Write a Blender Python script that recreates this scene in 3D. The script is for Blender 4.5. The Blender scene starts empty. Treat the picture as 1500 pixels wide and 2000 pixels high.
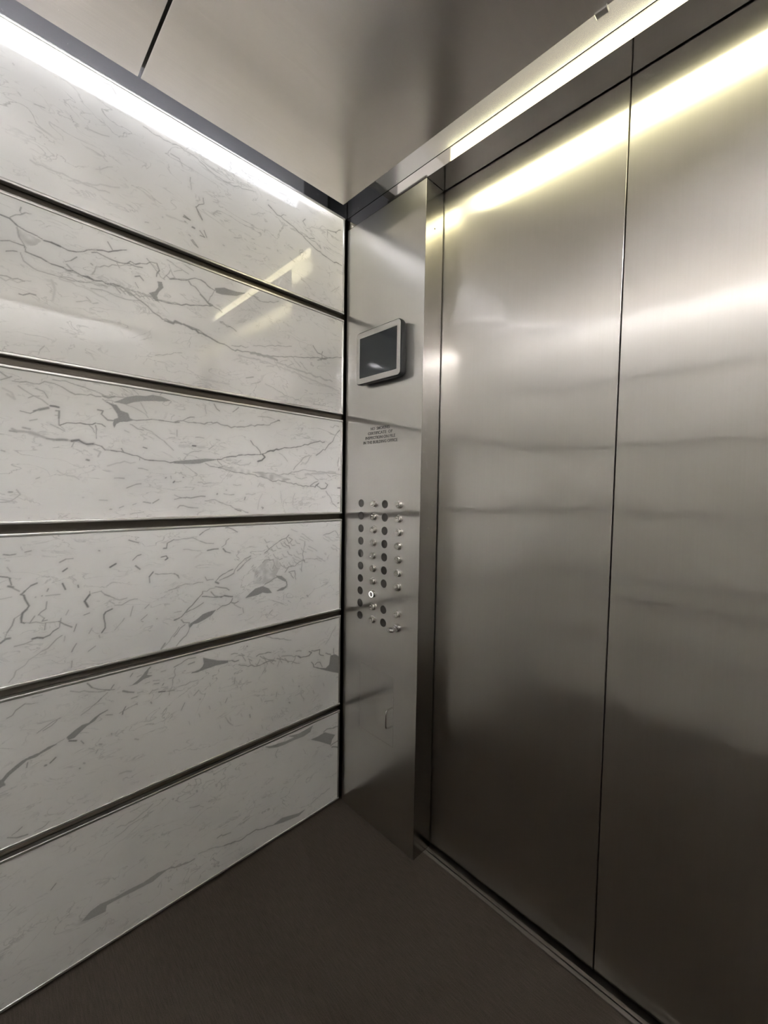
import bpy, bmesh, math, random
import numpy as np
from mathutils import Matrix, Vector

# ---------------------------------------------------------------- camera
scene = bpy.context.scene
COL = scene.collection
EYE = (1.1617, -0.9403, 1.13)
YAW, PITCH, ROLL, FOCAL = 0.7957, -0.0495, 0.0159, 818.8
cam_data = bpy.data.cameras.new('camera')
cam = bpy.data.objects.new('camera', cam_data)
COL.objects.link(cam)
fwd = Vector((-math.sin(YAW)*math.cos(PITCH), math.cos(YAW)*math.cos(PITCH), math.sin(PITCH)))
rgt = Vector((math.cos(YAW), math.sin(YAW), 0))
upv = rgt.cross(fwd)
r2 = rgt*math.cos(ROLL)+upv*math.sin(ROLL)
u2 = -rgt*math.sin(ROLL)+upv*math.cos(ROLL)
m = Matrix((r2, u2, -fwd)).transposed().to_4x4()
m.translation = Vector(EYE)
cam.matrix_world = m
cam_data.sensor_fit = 'HORIZONTAL'
cam_data.sensor_width = 36
cam_data.lens = 36*FOCAL/1500
cam_data.clip_start = 0.01
scene.camera = cam

# ---------------------------------------------------------------- world, exposure, lamp strengths
world = bpy.data.worlds.new('world')
scene.world = world
world.use_nodes = True
world.node_tree.nodes['Background'].inputs[0].default_value = (0.02, 0.02, 0.02, 1)
world.node_tree.nodes['Background'].inputs[1].default_value = 0.2
vs = scene.view_settings
vs.view_transform = 'Standard'
vs.look = 'None'
vs.exposure = 0.0
vs.gamma = 1.0
vs.use_curve_mapping = False
# keep the full strength of light that reaches the eye over the polished walls
scene.cycles.sample_clamp_indirect = 0
scene.cycles.blur_glossy = 0.0
LAMP_COOL = (0.86, 0.91, 1.0)
LAMP_NEUTRAL = (1.0, 0.985, 0.98)
LAMP_WARM = (1.0, 0.95, 0.58)
POWER_LEFT = 4.6
POWER_RIGHT = 120.0
POWER_REAR = 44.0
POWER_FRONT = 9.5

# ---------------------------------------------------------------- car dimensions (metres)
W = 1.70            # inside width
D = 1.33            # front wall to rear wall
COLW = 0.354        # width of the front return columns
JAMB = 0.078        # depth of the door reveal
DOORY = 0.082       # face of the doors
ZH = 2.02           # underside of the header
ZT = 2.058          # top of the marble
ZTOP = 2.36         # roof of the light cove
GAP = 0.092         # gap between the ceiling and the left and front walls
GAPR = 0.19         # right and rear wall gap, made wider to spread the lamp light
ZC = 2.022          # underside of the dropped ceiling
JOINTS = [1.737, 1.394, 1.048, 0.703, 0.357]
GROOVE = 0.018
random.seed(4)

# traced vein courses on the left wall: width mm, strength, then y and z in mm
VEINS=[[2.0,0.35,-629,1993,-584,1988,-544,1994,-502,1988,-466,1972,-434,1967,-380,1973,-339,1984],[1.6,0.3,-832,1917,-815,1920],[1.6,0.4,-771,1931,-766,1921],[1.7,0.25,-745,1921,-726,1923,-700,1929],[1.9,0.35,-568,1964,-548,1963,-540,1948],[1.9,0.35,-521,1931,-519,1902],
[1.9,0.45,-489,1895,-487,1881,-507,1863,-500,1847,-491,1837],[3.2,0.55,-539,1825,-522,1824],[3.2,0.5,-518,1808,-511,1809],[2.6,0.5,-498,1808,-485,1796],[2.0,0.5,-487,1813,-480,1798],[2.5,0.3,-589,1802,-588,1801],
[2.4,0.3,-628,1772,-620,1774],[2.6,0.45,-520,1775,-503,1763],[3.3,0.18,-840,1801,-795,1800,-740,1800,-701,1804],[3.5,0.15,-777,1792,-681,1826],[2.2,0.4,-711,2040,-695,2044,-685,2031],[2.1,0.25,-838,2046,-813,2047],
[2.2,0.3,-779,2041,-749,2040],[1.5,0.3,-864,1975,-862,1973],[1.5,0.25,-857,1924,-853,1920],[1.7,0.2,-727,1843,-694,1865],[2.0,0.2,-462,1899,-448,1902],[2.8,0.5,-299,1967,-280,1958,-249,1949,-215,1943,-175,1927,-140,1913,-105,1903,-67,1897,-23,1897],
[2.4,0.4,-177,1930,-136,1939],[2.4,0.35,-165,1935,-125,1928,-110,1918,-115,1928],[2.3,0.4,-171,1985,-180,1974,-170,1965],[2.2,0.35,-256,1956,-249,1963,-240,1964],[1.9,0.25,-165,1959,-116,1979,-79,1990],[2.5,0.5,-84,1990,-52,1996,-30,2012],
[2.0,0.4,-84,1986,-84,1965],[3.3,0.6,-51,1995,-48,1995],[2.0,0.2,-51,1933,-12,1931],[2.6,0.55,-508,1864,-500,1853,-491,1839],[3.2,0.5,-537,1829,-523,1824],[3.2,0.45,-536,1815,-533,1814],
[3.9,0.5,-516,1809,-512,1808],[2.6,0.5,-497,1796,-485,1796],[2.6,0.4,-526,1786,-522,1784],[2.6,0.4,-517,1777,-504,1764],[1.7,0.3,-404,1830,-385,1837],[1.7,0.3,-352,1849,-344,1850],
[3.3,0.35,-269,1850,-267,1848],[2.8,0.45,-189,1866,-187,1875,-179,1880],[2.3,0.3,-226,1845,-208,1839],[2.2,0.25,-310,1893,-312,1884],[2.0,0.3,-436,1797,-432,1796],[1.8,0.25,-305,1843,-293,1844],
[1.7,0.25,-366,1821,-358,1816],[2.0,0.25,-66,1796,-50,1810,-33,1824],[3.8,0.15,-579,1810,-548,1811,-529,1813],[1.6,0.25,-455,1874,-441,1877],[1.7,0.2,-354,1916,-310,1939],[2.4,0.6,-889,1670,-875,1669,-864,1660,-850,1655,-834,1653,-821,1648,-807,1649,-793,1647,-780,1644,-765,1647,-752,1653,-737,1663,-716,1670,-695,1677,-668,1690],
[3.2,0.65,-821,1648,-809,1649,-794,1647],[1.5,0.45,-875,1671,-858,1684,-841,1693],[1.5,0.45,-857,1699,-859,1691,-856,1686],[2.1,0.5,-737,1657,-718,1659,-702,1656,-685,1655,-663,1661,-635,1662],[2.5,0.5,-668,1659,-640,1670,-617,1682,-603,1684,-597,1669,-604,1652],[2.1,0.5,-706,1693,-699,1682,-696,1677],
[2.0,0.45,-786,1618,-776,1624,-765,1636],[1.8,0.4,-690,1656,-683,1643],[1.8,0.4,-625,1687,-614,1677,-598,1660],[2.1,0.5,-890,1619,-876,1625,-863,1624,-854,1624,-851,1614],[2.3,0.5,-882,1602,-865,1608],[2.4,0.55,-852,1613,-839,1611,-827,1610,-810,1604,-791,1604,-772,1604,-757,1599,-744,1598,-731,1597,-708,1597,-684,1601],
[2.8,0.6,-810,1604,-789,1604],[3.4,0.6,-755,1599,-735,1597],[3.1,0.35,-864,1656,-861,1638,-851,1621],[1.7,0.35,-860,1608,-855,1593,-840,1584,-816,1582,-792,1582,-771,1582,-740,1590,-708,1590],[2.2,0.35,-794,1584,-753,1585],[2.9,0.35,-785,1599,-766,1601,-775,1606,-783,1613],
[2.4,0.5,-651,1635,-641,1640,-633,1632],[2.2,0.45,-651,1621,-644,1610],[2.0,0.45,-582,1663,-571,1657,-550,1665],[1.6,0.4,-892,1551,-855,1552],[1.7,0.5,-864,1524,-837,1530],[1.5,0.25,-892,1547,-865,1546,-844,1556],
[1.7,0.35,-749,1555,-741,1548],[5.4,0.15,-810,1570,-805,1552,-809,1528],[1.9,0.38,-712,1602,-693,1597,-682,1586],[1.9,0.38,-702,1602,-683,1597,-672,1587],[1.9,0.38,-691,1602,-673,1597,-662,1587],[1.9,0.38,-680,1602,-663,1597,-652,1588],
[1.9,0.38,-669,1602,-652,1598,-641,1589],[1.9,0.38,-658,1602,-641,1598,-631,1590],[2.0,0.38,-646,1602,-630,1598,-620,1591],[2.0,0.38,-635,1602,-619,1598,-610,1591],[2.0,0.38,-623,1602,-608,1598,-599,1592],[3.0,0.3,-726,1592,-689,1597,-659,1588,-618,1598,-579,1599,-551,1602],
[2.4,0.3,-740,1577,-708,1580,-672,1575,-639,1583],[3.4,0.18,-796,1578,-753,1575,-708,1561],[2.3,0.25,-767,1539,-727,1549],[2.3,0.4,-739,1632,-736,1630],[2.1,0.25,-860,1584,-855,1581],[2.8,0.45,-712,1597,-684,1601,-634,1579,-613,1563,-591,1552,-540,1554,-509,1551,-478,1540,-446,1530,-412,1522,-362,1527,-309,1529,-252,1539,-183,1552,-100,1569,-19,1590],
[4.7,0.5,-586,1550,-540,1554,-491,1543,-452,1531],[7.5,0.4,-354,1525,-301,1528,-269,1524],[5.0,0.25,-269,1517,-201,1510,-118,1504,-59,1500],[4.7,0.2,-391,1510,-301,1510,-235,1503,-147,1491,-28,1473],[2.6,0.5,-612,1597,-580,1596,-545,1601,-503,1614,-465,1625],[2.7,0.5,-573,1657,-545,1664,-521,1676,-496,1682,-478,1673,-458,1667],
[2.7,0.45,-527,1668,-503,1652,-484,1633,-458,1622,-439,1615],[4.7,0.45,-497,1644,-471,1624],[2.0,0.35,-458,1670,-478,1629],[2.1,0.4,-445,1588,-398,1575],[2.9,0.3,-362,1692,-332,1689],[2.5,0.45,-138,1600,-119,1581,-80,1575],
[2.5,0.4,-100,1590,-105,1561],[3.4,0.5,-119,1558,-85,1570],[1.9,0.35,-347,1548,-219,1578],[1.7,0.35,-412,1532,-362,1541],[1.7,0.25,-498,1422,-459,1423,-419,1424],[3.0,0.4,-369,1451,-347,1458],
[2.2,0.35,-354,1436,-324,1449],[1.9,0.35,-308,1445,-235,1422,-191,1418],[1.6,0.3,-608,1459,-546,1480],[1.9,0.3,-614,1420,-612,1417],[1.6,0.3,-835,1408,-825,1428],[1.8,0.3,-347,1513,-324,1512],
[1.8,0.3,-326,1506,-302,1507],[1.8,0.3,-304,1498,-280,1502],[1.9,0.3,-282,1528,-257,1497],[1.9,0.3,-259,1521,-234,1532],[1.9,0.3,-235,1513,-210,1527],[1.9,0.3,-212,1545,-185,1522],
[2.0,0.3,-187,1537,-160,1517],[1.7,0.32,-612,1678,-598,1669],[1.8,0.32,-600,1665,-585,1651],[1.8,0.32,-588,1652,-572,1678],[1.8,0.32,-575,1692,-558,1661],[1.8,0.32,-563,1679,-544,1689],
[1.8,0.32,-550,1665,-530,1671],[1.8,0.32,-537,1706,-515,1699],[1.7,0.35,-737,1609,-730,1628,-698,1645,-653,1662],[1.9,0.35,-579,1702,-556,1693,-527,1686],[2.2,0.4,-345,1690,-325,1682,-299,1687,-265,1701],[1.7,0.3,-444,1586,-410,1582],
[2.1,0.45,-896,1359,-887,1352,-882,1350],[3.1,0.4,-896,1343,-887,1348,-879,1353],[2.2,0.4,-878,1344,-856,1347,-835,1346,-826,1353,-810,1352,-796,1347,-783,1339,-762,1337,-744,1340,-725,1338],[1.9,0.4,-812,1360,-779,1358,-748,1351,-725,1345,-716,1341,-697,1343,-672,1345],[3.6,0.45,-721,1340,-697,1343],[1.9,0.35,-869,1336,-860,1329,-845,1320,-831,1314,-821,1305],
[1.7,0.35,-853,1314,-835,1320],[2.2,0.4,-841,1336,-827,1331,-821,1319],[5.2,0.18,-893,1327,-879,1320,-875,1308,-886,1316],[4.3,0.5,-845,1288,-836,1292,-821,1298],[3.5,0.6,-817,1303,-809,1303,-803,1302],[2.1,0.45,-867,1285,-851,1282,-842,1288],
[2.8,0.5,-808,1294,-802,1294,-803,1278,-803,1263],[2.2,0.35,-818,1264,-793,1251],[2.2,0.3,-809,1284,-801,1284],[2.2,0.3,-852,1267,-840,1271],[2.2,0.35,-802,1263,-793,1254],[2.3,0.6,-802,1263,-789,1270,-772,1271,-754,1271,-736,1276,-724,1275,-717,1270],
[3.0,0.5,-731,1307,-721,1306,-724,1298,-717,1291,-712,1286,-700,1286],[1.9,0.4,-749,1271,-738,1254],[2.1,0.45,-736,1271,-735,1241],[1.9,0.4,-721,1333,-712,1326],[2.3,0.5,-663,1293,-642,1295,-618,1300,-602,1300,-577,1299,-553,1301],[1.9,0.3,-697,1331,-716,1331],
[2.5,0.4,-666,1282,-650,1273,-637,1271],[2.1,0.3,-640,1277,-610,1262,-583,1241,-568,1227],[2.0,0.35,-678,1266,-668,1262],[1.8,0.25,-678,1329,-652,1321,-631,1310,-626,1302],[1.5,0.25,-642,1337,-629,1313],[3.2,0.4,-884,1242,-873,1241],
[6.7,0.3,-880,1246,-862,1243,-839,1238,-823,1232,-802,1232,-781,1231,-759,1229,-741,1228],[4.3,0.35,-863,1251,-852,1249],[5.0,0.45,-825,1232,-808,1231,-789,1232],[4.6,0.6,-781,1231,-768,1234,-759,1228,-741,1228],[2.5,0.55,-741,1228,-725,1224,-718,1216,-706,1216,-686,1215,-669,1210,-651,1207,-635,1199,-614,1198,-589,1198,-554,1195],[2.9,0.5,-685,1222,-681,1215],
[2.0,0.35,-647,1206,-646,1197],[3.6,0.25,-739,1216,-727,1211,-732,1200],[1.7,0.35,-781,1218,-777,1228],[3.5,0.5,-754,1191,-750,1190],[3.8,0.55,-638,1229,-630,1227],[2.1,0.4,-898,1201,-892,1199],
[2.7,0.4,-888,1116,-883,1116],[2.5,0.4,-675,1128,-662,1134,-644,1139],[1.5,0.35,-700,1151,-680,1151],[3.3,0.5,-588,1155,-586,1156],[3.3,0.55,-569,1144,-566,1147],[2.0,0.3,-575,1160,-574,1154],
[2.0,0.3,-559,1280,-559,1264],[1.6,0.3,-876,1121,-870,1111,-884,1098,-902,1095],[1.7,0.2,-808,1164,-791,1154,-769,1146],[2.2,0.3,-844,1145,-838,1148],[3.0,0.3,-710,1077,-707,1077],[2.5,0.35,-691,1080,-682,1084],
[1.9,0.3,-668,1064,-639,1069],[1.9,0.35,-663,1087,-655,1090],[2.3,0.4,-639,1094,-623,1091],[2.3,0.4,-618,1091,-604,1100],[2.4,0.25,-731,1099,-715,1098],[2.5,0.3,-649,1177,-628,1173],
[2.5,0.2,-714,1179,-679,1192,-656,1191],[2.7,0.3,-858,1061,-857,1061],[2.3,0.3,-816,1056,-815,1056],[2.9,0.2,-763,1105,-761,1105],[2.8,0.55,-454,1211,-427,1219,-392,1227,-363,1231,-317,1236,-297,1246,-273,1253,-252,1257,-209,1265,-174,1274,-146,1283,-127,1289,-88,1293],[4.4,0.6,-301,1244,-261,1253],
[4.0,0.6,-317,1235,-309,1227,-319,1217,-332,1213],[2.4,0.5,-355,1272,-336,1255,-323,1237],[2.1,0.45,-487,1199,-474,1191,-451,1189,-438,1192],[2.1,0.4,-454,1209,-441,1196],[2.6,0.45,-451,1188,-399,1177,-340,1172,-293,1159,-252,1156,-209,1148,-163,1144,-126,1140],[3.5,0.5,-126,1140,-111,1153,-119,1145,-101,1135,-82,1137,-74,1149,-84,1155],
[3.4,0.4,-145,1144,-116,1159],[4.5,0.55,-30,1139,-14,1139],[2.8,0.35,-81,1127,-66,1111,-56,1090,-35,1073],[5.3,0.4,-26,1207,-27,1201],[6.9,0.2,-164,1181,-102,1187,-41,1192],[5.3,0.25,-26,1244,-31,1215],
[3.1,0.45,-25,1339,-48,1312,-53,1300,-78,1277,-108,1255,-122,1246],[2.5,0.35,-146,1244,-173,1234,-191,1214,-209,1194],[2.5,0.25,-141,1244,-155,1224,-182,1211],[2.3,0.25,-355,1208,-377,1200,-406,1203,-385,1213],[3.0,0.3,-348,1180,-252,1177,-164,1196,-67,1188,-20,1186],[2.1,0.3,-226,1182,-204,1179],
[2.1,0.3,-204,1173,-182,1166],[2.2,0.3,-180,1165,-159,1171],[2.2,0.3,-156,1185,-136,1177],[2.2,0.3,-132,1176,-112,1163],[2.3,0.3,-107,1167,-87,1169],[2.3,0.3,-81,1188,-62,1176],
[2.3,0.3,-55,1179,-36,1182],[2.4,0.45,-566,1299,-545,1306,-533,1314,-515,1319],[2.9,0.4,-542,1306,-530,1303,-499,1305,-454,1313,-434,1307,-385,1309,-333,1321,-293,1325,-277,1336,-261,1344],[3.9,0.55,-266,1343,-259,1342],[2.5,0.45,-462,1362,-455,1350,-447,1345],[2.3,0.4,-409,1348,-392,1363],
[2.1,0.3,-333,1345,-301,1348,-277,1344],[2.2,0.25,-486,1355,-483,1333],[3.8,0.6,-520,1243,-512,1243],[6.9,0.15,-552,1240,-490,1242],[2.0,0.3,-477,1237,-464,1248],[1.8,0.3,-512,1266,-490,1266],
[1.8,0.3,-457,1266,-446,1264],[1.8,0.3,-543,1221,-497,1232],[1.9,0.3,-261,1243,-244,1233,-231,1219],[2.5,0.45,-567,1100,-550,1104,-519,1105,-488,1108],[2.1,0.35,-567,1112,-556,1106,-538,1103],[2.3,0.35,-488,1096,-461,1099,-428,1084,-392,1072,-363,1061],
[3.0,0.45,-403,1072,-385,1066],[2.5,0.35,-559,1078,-553,1084,-532,1079,-507,1077],[2.3,0.35,-436,1116,-406,1114],[3.6,0.4,-429,1126,-428,1126],[3.6,0.4,-455,1114,-454,1116],[3.3,0.4,-374,1099,-372,1106],
[2.2,0.3,-408,1142,-385,1142],[3.9,0.45,-319,1076,-314,1074,-317,1071],[2.7,0.45,-545,1158,-543,1158],[2.0,0.35,-567,1145,-549,1148],[1.7,0.3,-507,1146,-471,1146],[1.8,0.2,-332,1070,-325,1103,-317,1117],
[2.0,0.2,-204,1118,-213,1084],[1.9,0.2,-256,1125,-251,1088],[4.5,0.5,-30,1086,-24,1087],[2.6,0.3,-64,1347,-28,1351],[2.3,0.2,-332,1138,-325,1149],[2.0,0.25,-370,1115,-340,1117],
[2.7,0.55,-905,942,-894,939,-889,936],[3.2,0.5,-891,936,-888,922],[5.4,0.5,-893,920,-886,917],[2.2,0.4,-887,916,-876,907],[3.1,0.5,-847,920,-857,916,-867,906,-873,899],[3.8,0.55,-874,900,-869,897,-867,888,-861,873,-865,866,-872,859,-874,848,-874,840,-869,837],
[2.2,0.4,-872,859,-885,850,-889,836,-897,823,-901,811],[5.4,0.5,-908,803,-899,810,-893,810],[2.3,0.4,-846,850,-841,856,-833,861,-831,877],[2.3,0.4,-844,850,-836,841,-840,835,-831,836],[2.1,0.35,-868,838,-840,831,-814,829,-807,829],[2.0,0.4,-834,830,-836,815],
[3.4,0.6,-857,800,-849,801,-839,798],[2.5,0.5,-839,798,-827,802,-812,814],[2.0,0.35,-886,791,-871,792,-857,796],[2.8,0.5,-811,829,-801,820,-788,811],[2.3,0.4,-807,835,-810,816],[2.4,0.45,-779,816,-784,800],
[2.2,0.4,-861,835,-852,849],[1.8,0.35,-806,796,-821,784,-831,773],[1.6,0.3,-801,793,-802,782],[2.6,0.5,-899,987,-890,985,-880,986],[2.2,0.4,-865,989,-855,991],[2.3,0.4,-807,961,-796,967,-783,967],
[3.2,0.55,-802,940,-794,946],[3.5,0.6,-803,913,-798,899],[3.5,0.5,-775,905,-774,900],[2.4,0.4,-753,887,-752,877],[3.8,0.6,-753,880,-763,866,-757,852],[2.2,0.4,-765,834,-754,837],
[2.2,0.35,-749,882,-730,885],[2.7,0.4,-730,883,-723,875,-704,863],[1.8,0.3,-704,862,-678,859],[2.0,0.35,-704,846,-689,844,-673,852,-655,853],[3.5,0.6,-712,939,-700,946],[2.8,0.5,-672,1001,-651,993],
[2.8,0.5,-664,951,-654,961,-646,963],[3.1,0.5,-658,936,-649,927],[3.2,0.5,-594,974,-587,974,-585,987,-569,995],[3.5,0.6,-600,952,-588,954,-584,948,-590,944],[3.4,0.55,-628,905,-619,916],[2.6,0.4,-628,905,-627,890],
[2.2,0.4,-614,911,-586,907,-565,903,-557,893],[1.9,0.35,-583,863,-557,867],[3.2,0.55,-709,838,-722,833,-726,827,-724,806,-724,795,-731,785],[1.8,0.35,-665,836,-671,813],[2.1,0.4,-648,798,-634,809],[2.1,0.4,-647,795,-643,793],
[2.9,0.5,-612,794,-611,794],[1.8,0.4,-629,835,-639,826],[1.7,0.35,-756,789,-750,800],[1.5,0.3,-705,785,-684,810],[1.8,0.35,-758,747,-744,756],[2.4,0.4,-780,771,-789,754],
[2.1,0.4,-789,733,-790,718],[1.6,0.3,-831,773,-852,762,-870,746,-885,738,-897,716],[2.4,0.45,-734,981,-732,980],[2.3,0.45,-830,900,-828,905],[2.7,0.4,-850,890,-850,890],[2.7,0.4,-839,891,-839,891],
[1.4,0.3,-833,890,-808,889],[1.9,0.3,-558,761,-570,745,-582,728,-590,721,-599,714],[4.0,0.4,-593,725,-602,713],[3.0,0.5,-569,781,-557,785],[2.4,0.35,-736,780,-735,774],[1.6,0.3,-798,841,-793,851],
[2.5,0.35,-715,858,-704,849],[1.3,0.25,-906,895,-888,897],[1.5,0.3,-894,960,-889,950],[1.3,0.25,-872,1001,-869,993],[2.8,0.5,-570,782,-552,787,-540,799,-524,813,-508,830,-496,841,-496,846],[2.3,0.45,-540,796,-521,802,-505,809,-494,815],
[2.6,0.5,-497,833,-476,828,-452,824,-442,825],[3.8,0.55,-446,822,-435,825,-411,818],[2.7,0.5,-411,813,-414,805,-432,796,-456,788],[3.0,0.5,-414,801,-393,801],[2.5,0.45,-552,779,-546,770,-532,767,-532,757],[2.5,0.4,-531,753,-540,734,-556,722,-568,708],
[3.0,0.4,-571,738,-555,757,-543,764],[2.6,0.45,-461,855,-442,849,-421,839],[2.3,0.45,-473,842,-463,829,-442,821],[4.4,0.5,-459,867,-452,863],[2.7,0.45,-462,868,-449,881,-432,889,-410,898],[3.0,0.4,-449,871,-425,878,-407,886,-392,909,-374,924,-355,931],
[3.6,0.35,-396,892,-378,907,-355,924],[2.3,0.4,-489,886,-484,876,-466,876],[1.9,0.35,-569,865,-552,871,-530,872,-495,872],[2.0,0.35,-496,847,-476,851,-461,852],[2.2,0.35,-568,994,-545,996,-520,997,-501,986,-485,979,-465,977],[2.3,0.45,-503,1003,-488,1014,-475,1019],
[2.7,0.45,-431,1019,-410,1014,-396,1005],[3.2,0.5,-482,959,-465,961,-452,961],[3.5,0.5,-438,960,-431,951,-417,946],[2.1,0.4,-442,965,-421,988],[2.5,0.5,-569,906,-559,899,-557,892],[1.7,0.25,-545,967,-501,960],
[1.8,0.2,-370,1019,-348,1019],[2.8,0.35,-380,779,-377,764],[2.1,0.3,-407,795,-385,780],[2.3,0.35,-294,745,-282,755],[4.5,0.35,-155,780,-151,775],[1.8,0.3,-393,760,-382,762],
[1.7,0.3,-570,802,-552,802],[2.0,0.25,-242,796,-244,781],[3.9,0.5,-233,837,-231,825,-246,816,-263,813],[2.9,0.45,-263,856,-276,854,-292,845,-308,840],[2.9,0.45,-309,936,-292,949,-276,959,-259,969,-234,977,-225,986],[2.9,0.4,-316,907,-308,914,-280,913,-276,899,-282,885],
[3.0,0.4,-225,978,-212,970,-225,959,-234,975],[3.0,0.45,-242,964,-225,951,-221,943],[3.0,0.4,-166,899,-189,894,-203,883,-225,884,-238,868],[4.8,0.45,-169,901,-165,895],[3.0,0.4,-198,840,-203,868,-225,867,-207,845],[2.5,0.3,-162,903,-94,896],
[2.7,0.35,-90,977,-39,989,-25,969],[2.2,0.36,-309,976,-303,967,-292,970],[2.2,0.36,-287,948,-281,939,-271,941],[2.3,0.36,-265,920,-259,910,-248,913],[2.3,0.36,-243,891,-236,880,-225,883],[2.3,0.36,-220,961,-213,951,-202,952],
[2.3,0.36,-196,931,-189,921,-178,922],[2.4,0.36,-172,901,-165,891,-153,891],[2.2,0.36,-292,887,-286,877,-275,878],[2.3,0.36,-270,956,-264,946,-253,945],[2.3,0.36,-248,927,-241,917,-231,916],[2.3,0.36,-225,898,-218,887,-207,886],
[2.3,0.36,-202,968,-195,958,-184,955],[2.4,0.36,-178,939,-171,928,-159,925],[2.2,0.36,-297,923,-291,913,-280,910],[2.3,0.36,-275,894,-269,884,-258,881],[2.3,0.36,-253,963,-247,953,-236,948],[2.3,0.36,-230,934,-224,924,-213,919],
[2.3,0.36,-207,904,-200,894,-189,889],[2.4,0.36,-183,874,-176,863,-165,959],[2.2,0.36,-302,958,-296,948,-285,942],[2.2,0.36,-280,930,-274,920,-263,913],[2.3,0.36,-258,901,-252,891,-241,884],[2.7,0.22,-217,1004,-194,995],
[2.7,0.22,-186,970,-163,961],[2.8,0.22,-155,935,-132,925],[2.8,0.22,-123,899,-98,888],[2.8,0.22,-91,968,-65,954],[2.9,0.22,-56,932,-30,917],[2.7,0.22,-211,912,-179,897],
[2.7,0.22,-181,979,-148,961],[2.8,0.22,-150,944,-116,925],[2.8,0.22,-117,907,-82,887],[2.9,0.22,-85,977,-49,954],[2.9,0.22,-50,940,-13,916],[2.7,0.22,-206,920,-164,897],
[2.8,0.22,-176,987,-133,960],[2.0,0.35,-351,897,-346,903],[2.0,0.35,-339,878,-334,885],[2.0,0.35,-327,860,-321,866],[2.1,0.35,-315,841,-309,847],[2.0,0.35,-350,890,-344,897],
[2.0,0.35,-338,872,-332,878],[2.0,0.35,-326,853,-320,859],[2.1,0.35,-314,834,-308,840],[2.0,0.35,-348,884,-343,890],[2.0,0.35,-336,865,-331,871],[2.5,0.5,-761,672,-752,659,-740,651,-726,645,-707,640],
[3.0,0.45,-714,644,-708,652],[1.7,0.35,-793,664,-750,648,-726,642],[1.7,0.4,-721,637,-741,621,-758,609,-774,601],[3.4,0.55,-797,549,-784,544],[2.7,0.45,-775,540,-770,531],[1.4,0.3,-806,557,-825,550],
[2.3,0.45,-870,531,-872,521],[2.8,0.5,-822,521,-832,513],[3.5,0.45,-841,511,-839,511],[1.6,0.4,-853,590,-839,598,-826,605,-811,609],[1.6,0.35,-843,591,-828,597,-818,605],[1.8,0.4,-901,641,-887,653,-872,662],
[2.0,0.3,-872,662,-850,657],[3.2,0.45,-641,660,-628,672],[2.6,0.4,-673,661,-668,668],[3.6,0.45,-689,630,-666,619],[3.6,0.6,-609,601,-594,598],[2.5,0.4,-594,598,-571,594],
[3.0,0.45,-620,626,-608,624],[3.0,0.4,-600,616,-597,620],[2.6,0.5,-684,589,-690,579,-691,572],[2.3,0.4,-725,583,-712,579],[2.4,0.3,-697,577,-658,589],[2.1,0.4,-671,605,-658,606],
[2.1,0.4,-631,603,-623,611],[3.0,0.4,-628,581,-626,577],[3.0,0.35,-715,533,-714,531],[2.5,0.35,-740,517,-735,515],[2.9,0.3,-771,485,-769,483],[2.9,0.4,-779,476,-778,475],
[2.2,0.3,-761,516,-750,509],[1.7,0.3,-747,498,-743,505],[2.5,0.5,-906,383,-891,374,-873,371],[2.0,0.4,-899,384,-889,388,-882,393],[2.1,0.4,-861,371,-849,372,-841,375,-837,380],[1.8,0.35,-860,672,-843,672],
[4.0,0.2,-699,425,-674,419],[2.6,0.35,-661,587,-658,585],[2.6,0.25,-665,499,-657,494],[1.9,0.3,-676,679,-665,681],[2.0,0.3,-658,656,-648,658],[2.0,0.3,-641,633,-630,634],
[2.0,0.3,-622,609,-611,610],[2.0,0.3,-603,653,-592,653],[2.1,0.3,-584,629,-572,628],[2.0,0.3,-676,639,-662,638],[2.0,0.3,-658,615,-645,614],[2.0,0.3,-640,659,-626,657],
[2.0,0.3,-622,635,-607,632],[2.1,0.3,-603,611,-588,608],[2.1,0.3,-584,585,-568,652],[3.1,0.5,-425,632,-393,625],[2.5,0.4,-571,656,-553,661,-535,669,-516,667],[3.4,0.4,-535,653,-519,655],
[2.5,0.4,-415,649,-396,646],[2.5,0.4,-393,641,-378,635],[2.9,0.45,-336,622,-316,624,-287,621],[2.9,0.4,-324,619,-296,600,-271,589],[2.9,0.45,-393,612,-363,598,-324,591,-292,595,-275,592],[2.7,0.4,-266,596,-205,567,-182,557],
[3.9,0.5,-187,582,-168,575,-145,573,-135,581,-145,587],[3.2,0.5,-135,587,-101,582,-103,568,-85,557],[3.1,0.4,-249,599,-223,594,-205,585,-187,582],[2.4,0.35,-196,601,-176,597],[3.6,0.5,-135,548,-125,528,-105,518],[3.2,0.45,-120,535,-100,538,-90,518],
[3.0,0.45,-38,547,-41,571],[3.3,0.4,-75,563,-54,553],[2.6,0.4,-304,676,-271,662,-237,650],[2.4,0.3,-237,650,-215,643],[3.7,0.45,-367,661,-365,660],[2.5,0.4,-404,576,-406,559],
[3.4,0.3,-397,547,-396,545],[2.6,0.35,-521,562,-508,573],[3.2,0.4,-505,546,-504,546],[2.0,0.35,-554,533,-545,550],[2.7,0.35,-433,511,-427,523],[2.2,0.3,-433,468,-411,435],
[4.1,0.35,-358,448,-356,439],[3.8,0.4,-222,439,-218,435],[2.5,0.3,-177,454,-163,429],[2.3,0.3,-266,487,-268,473],[3.5,0.35,-184,481,-183,478],[2.7,0.25,-308,471,-279,465],
[2.9,0.25,-316,511,-300,510],[2.6,0.25,-34,649,-55,619,-76,595],[2.3,0.3,-563,599,-523,602,-510,602],[1.8,0.22,-560,620,-557,611],[1.9,0.22,-506,571,-503,562],[2.0,0.22,-448,518,-445,508],
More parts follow.
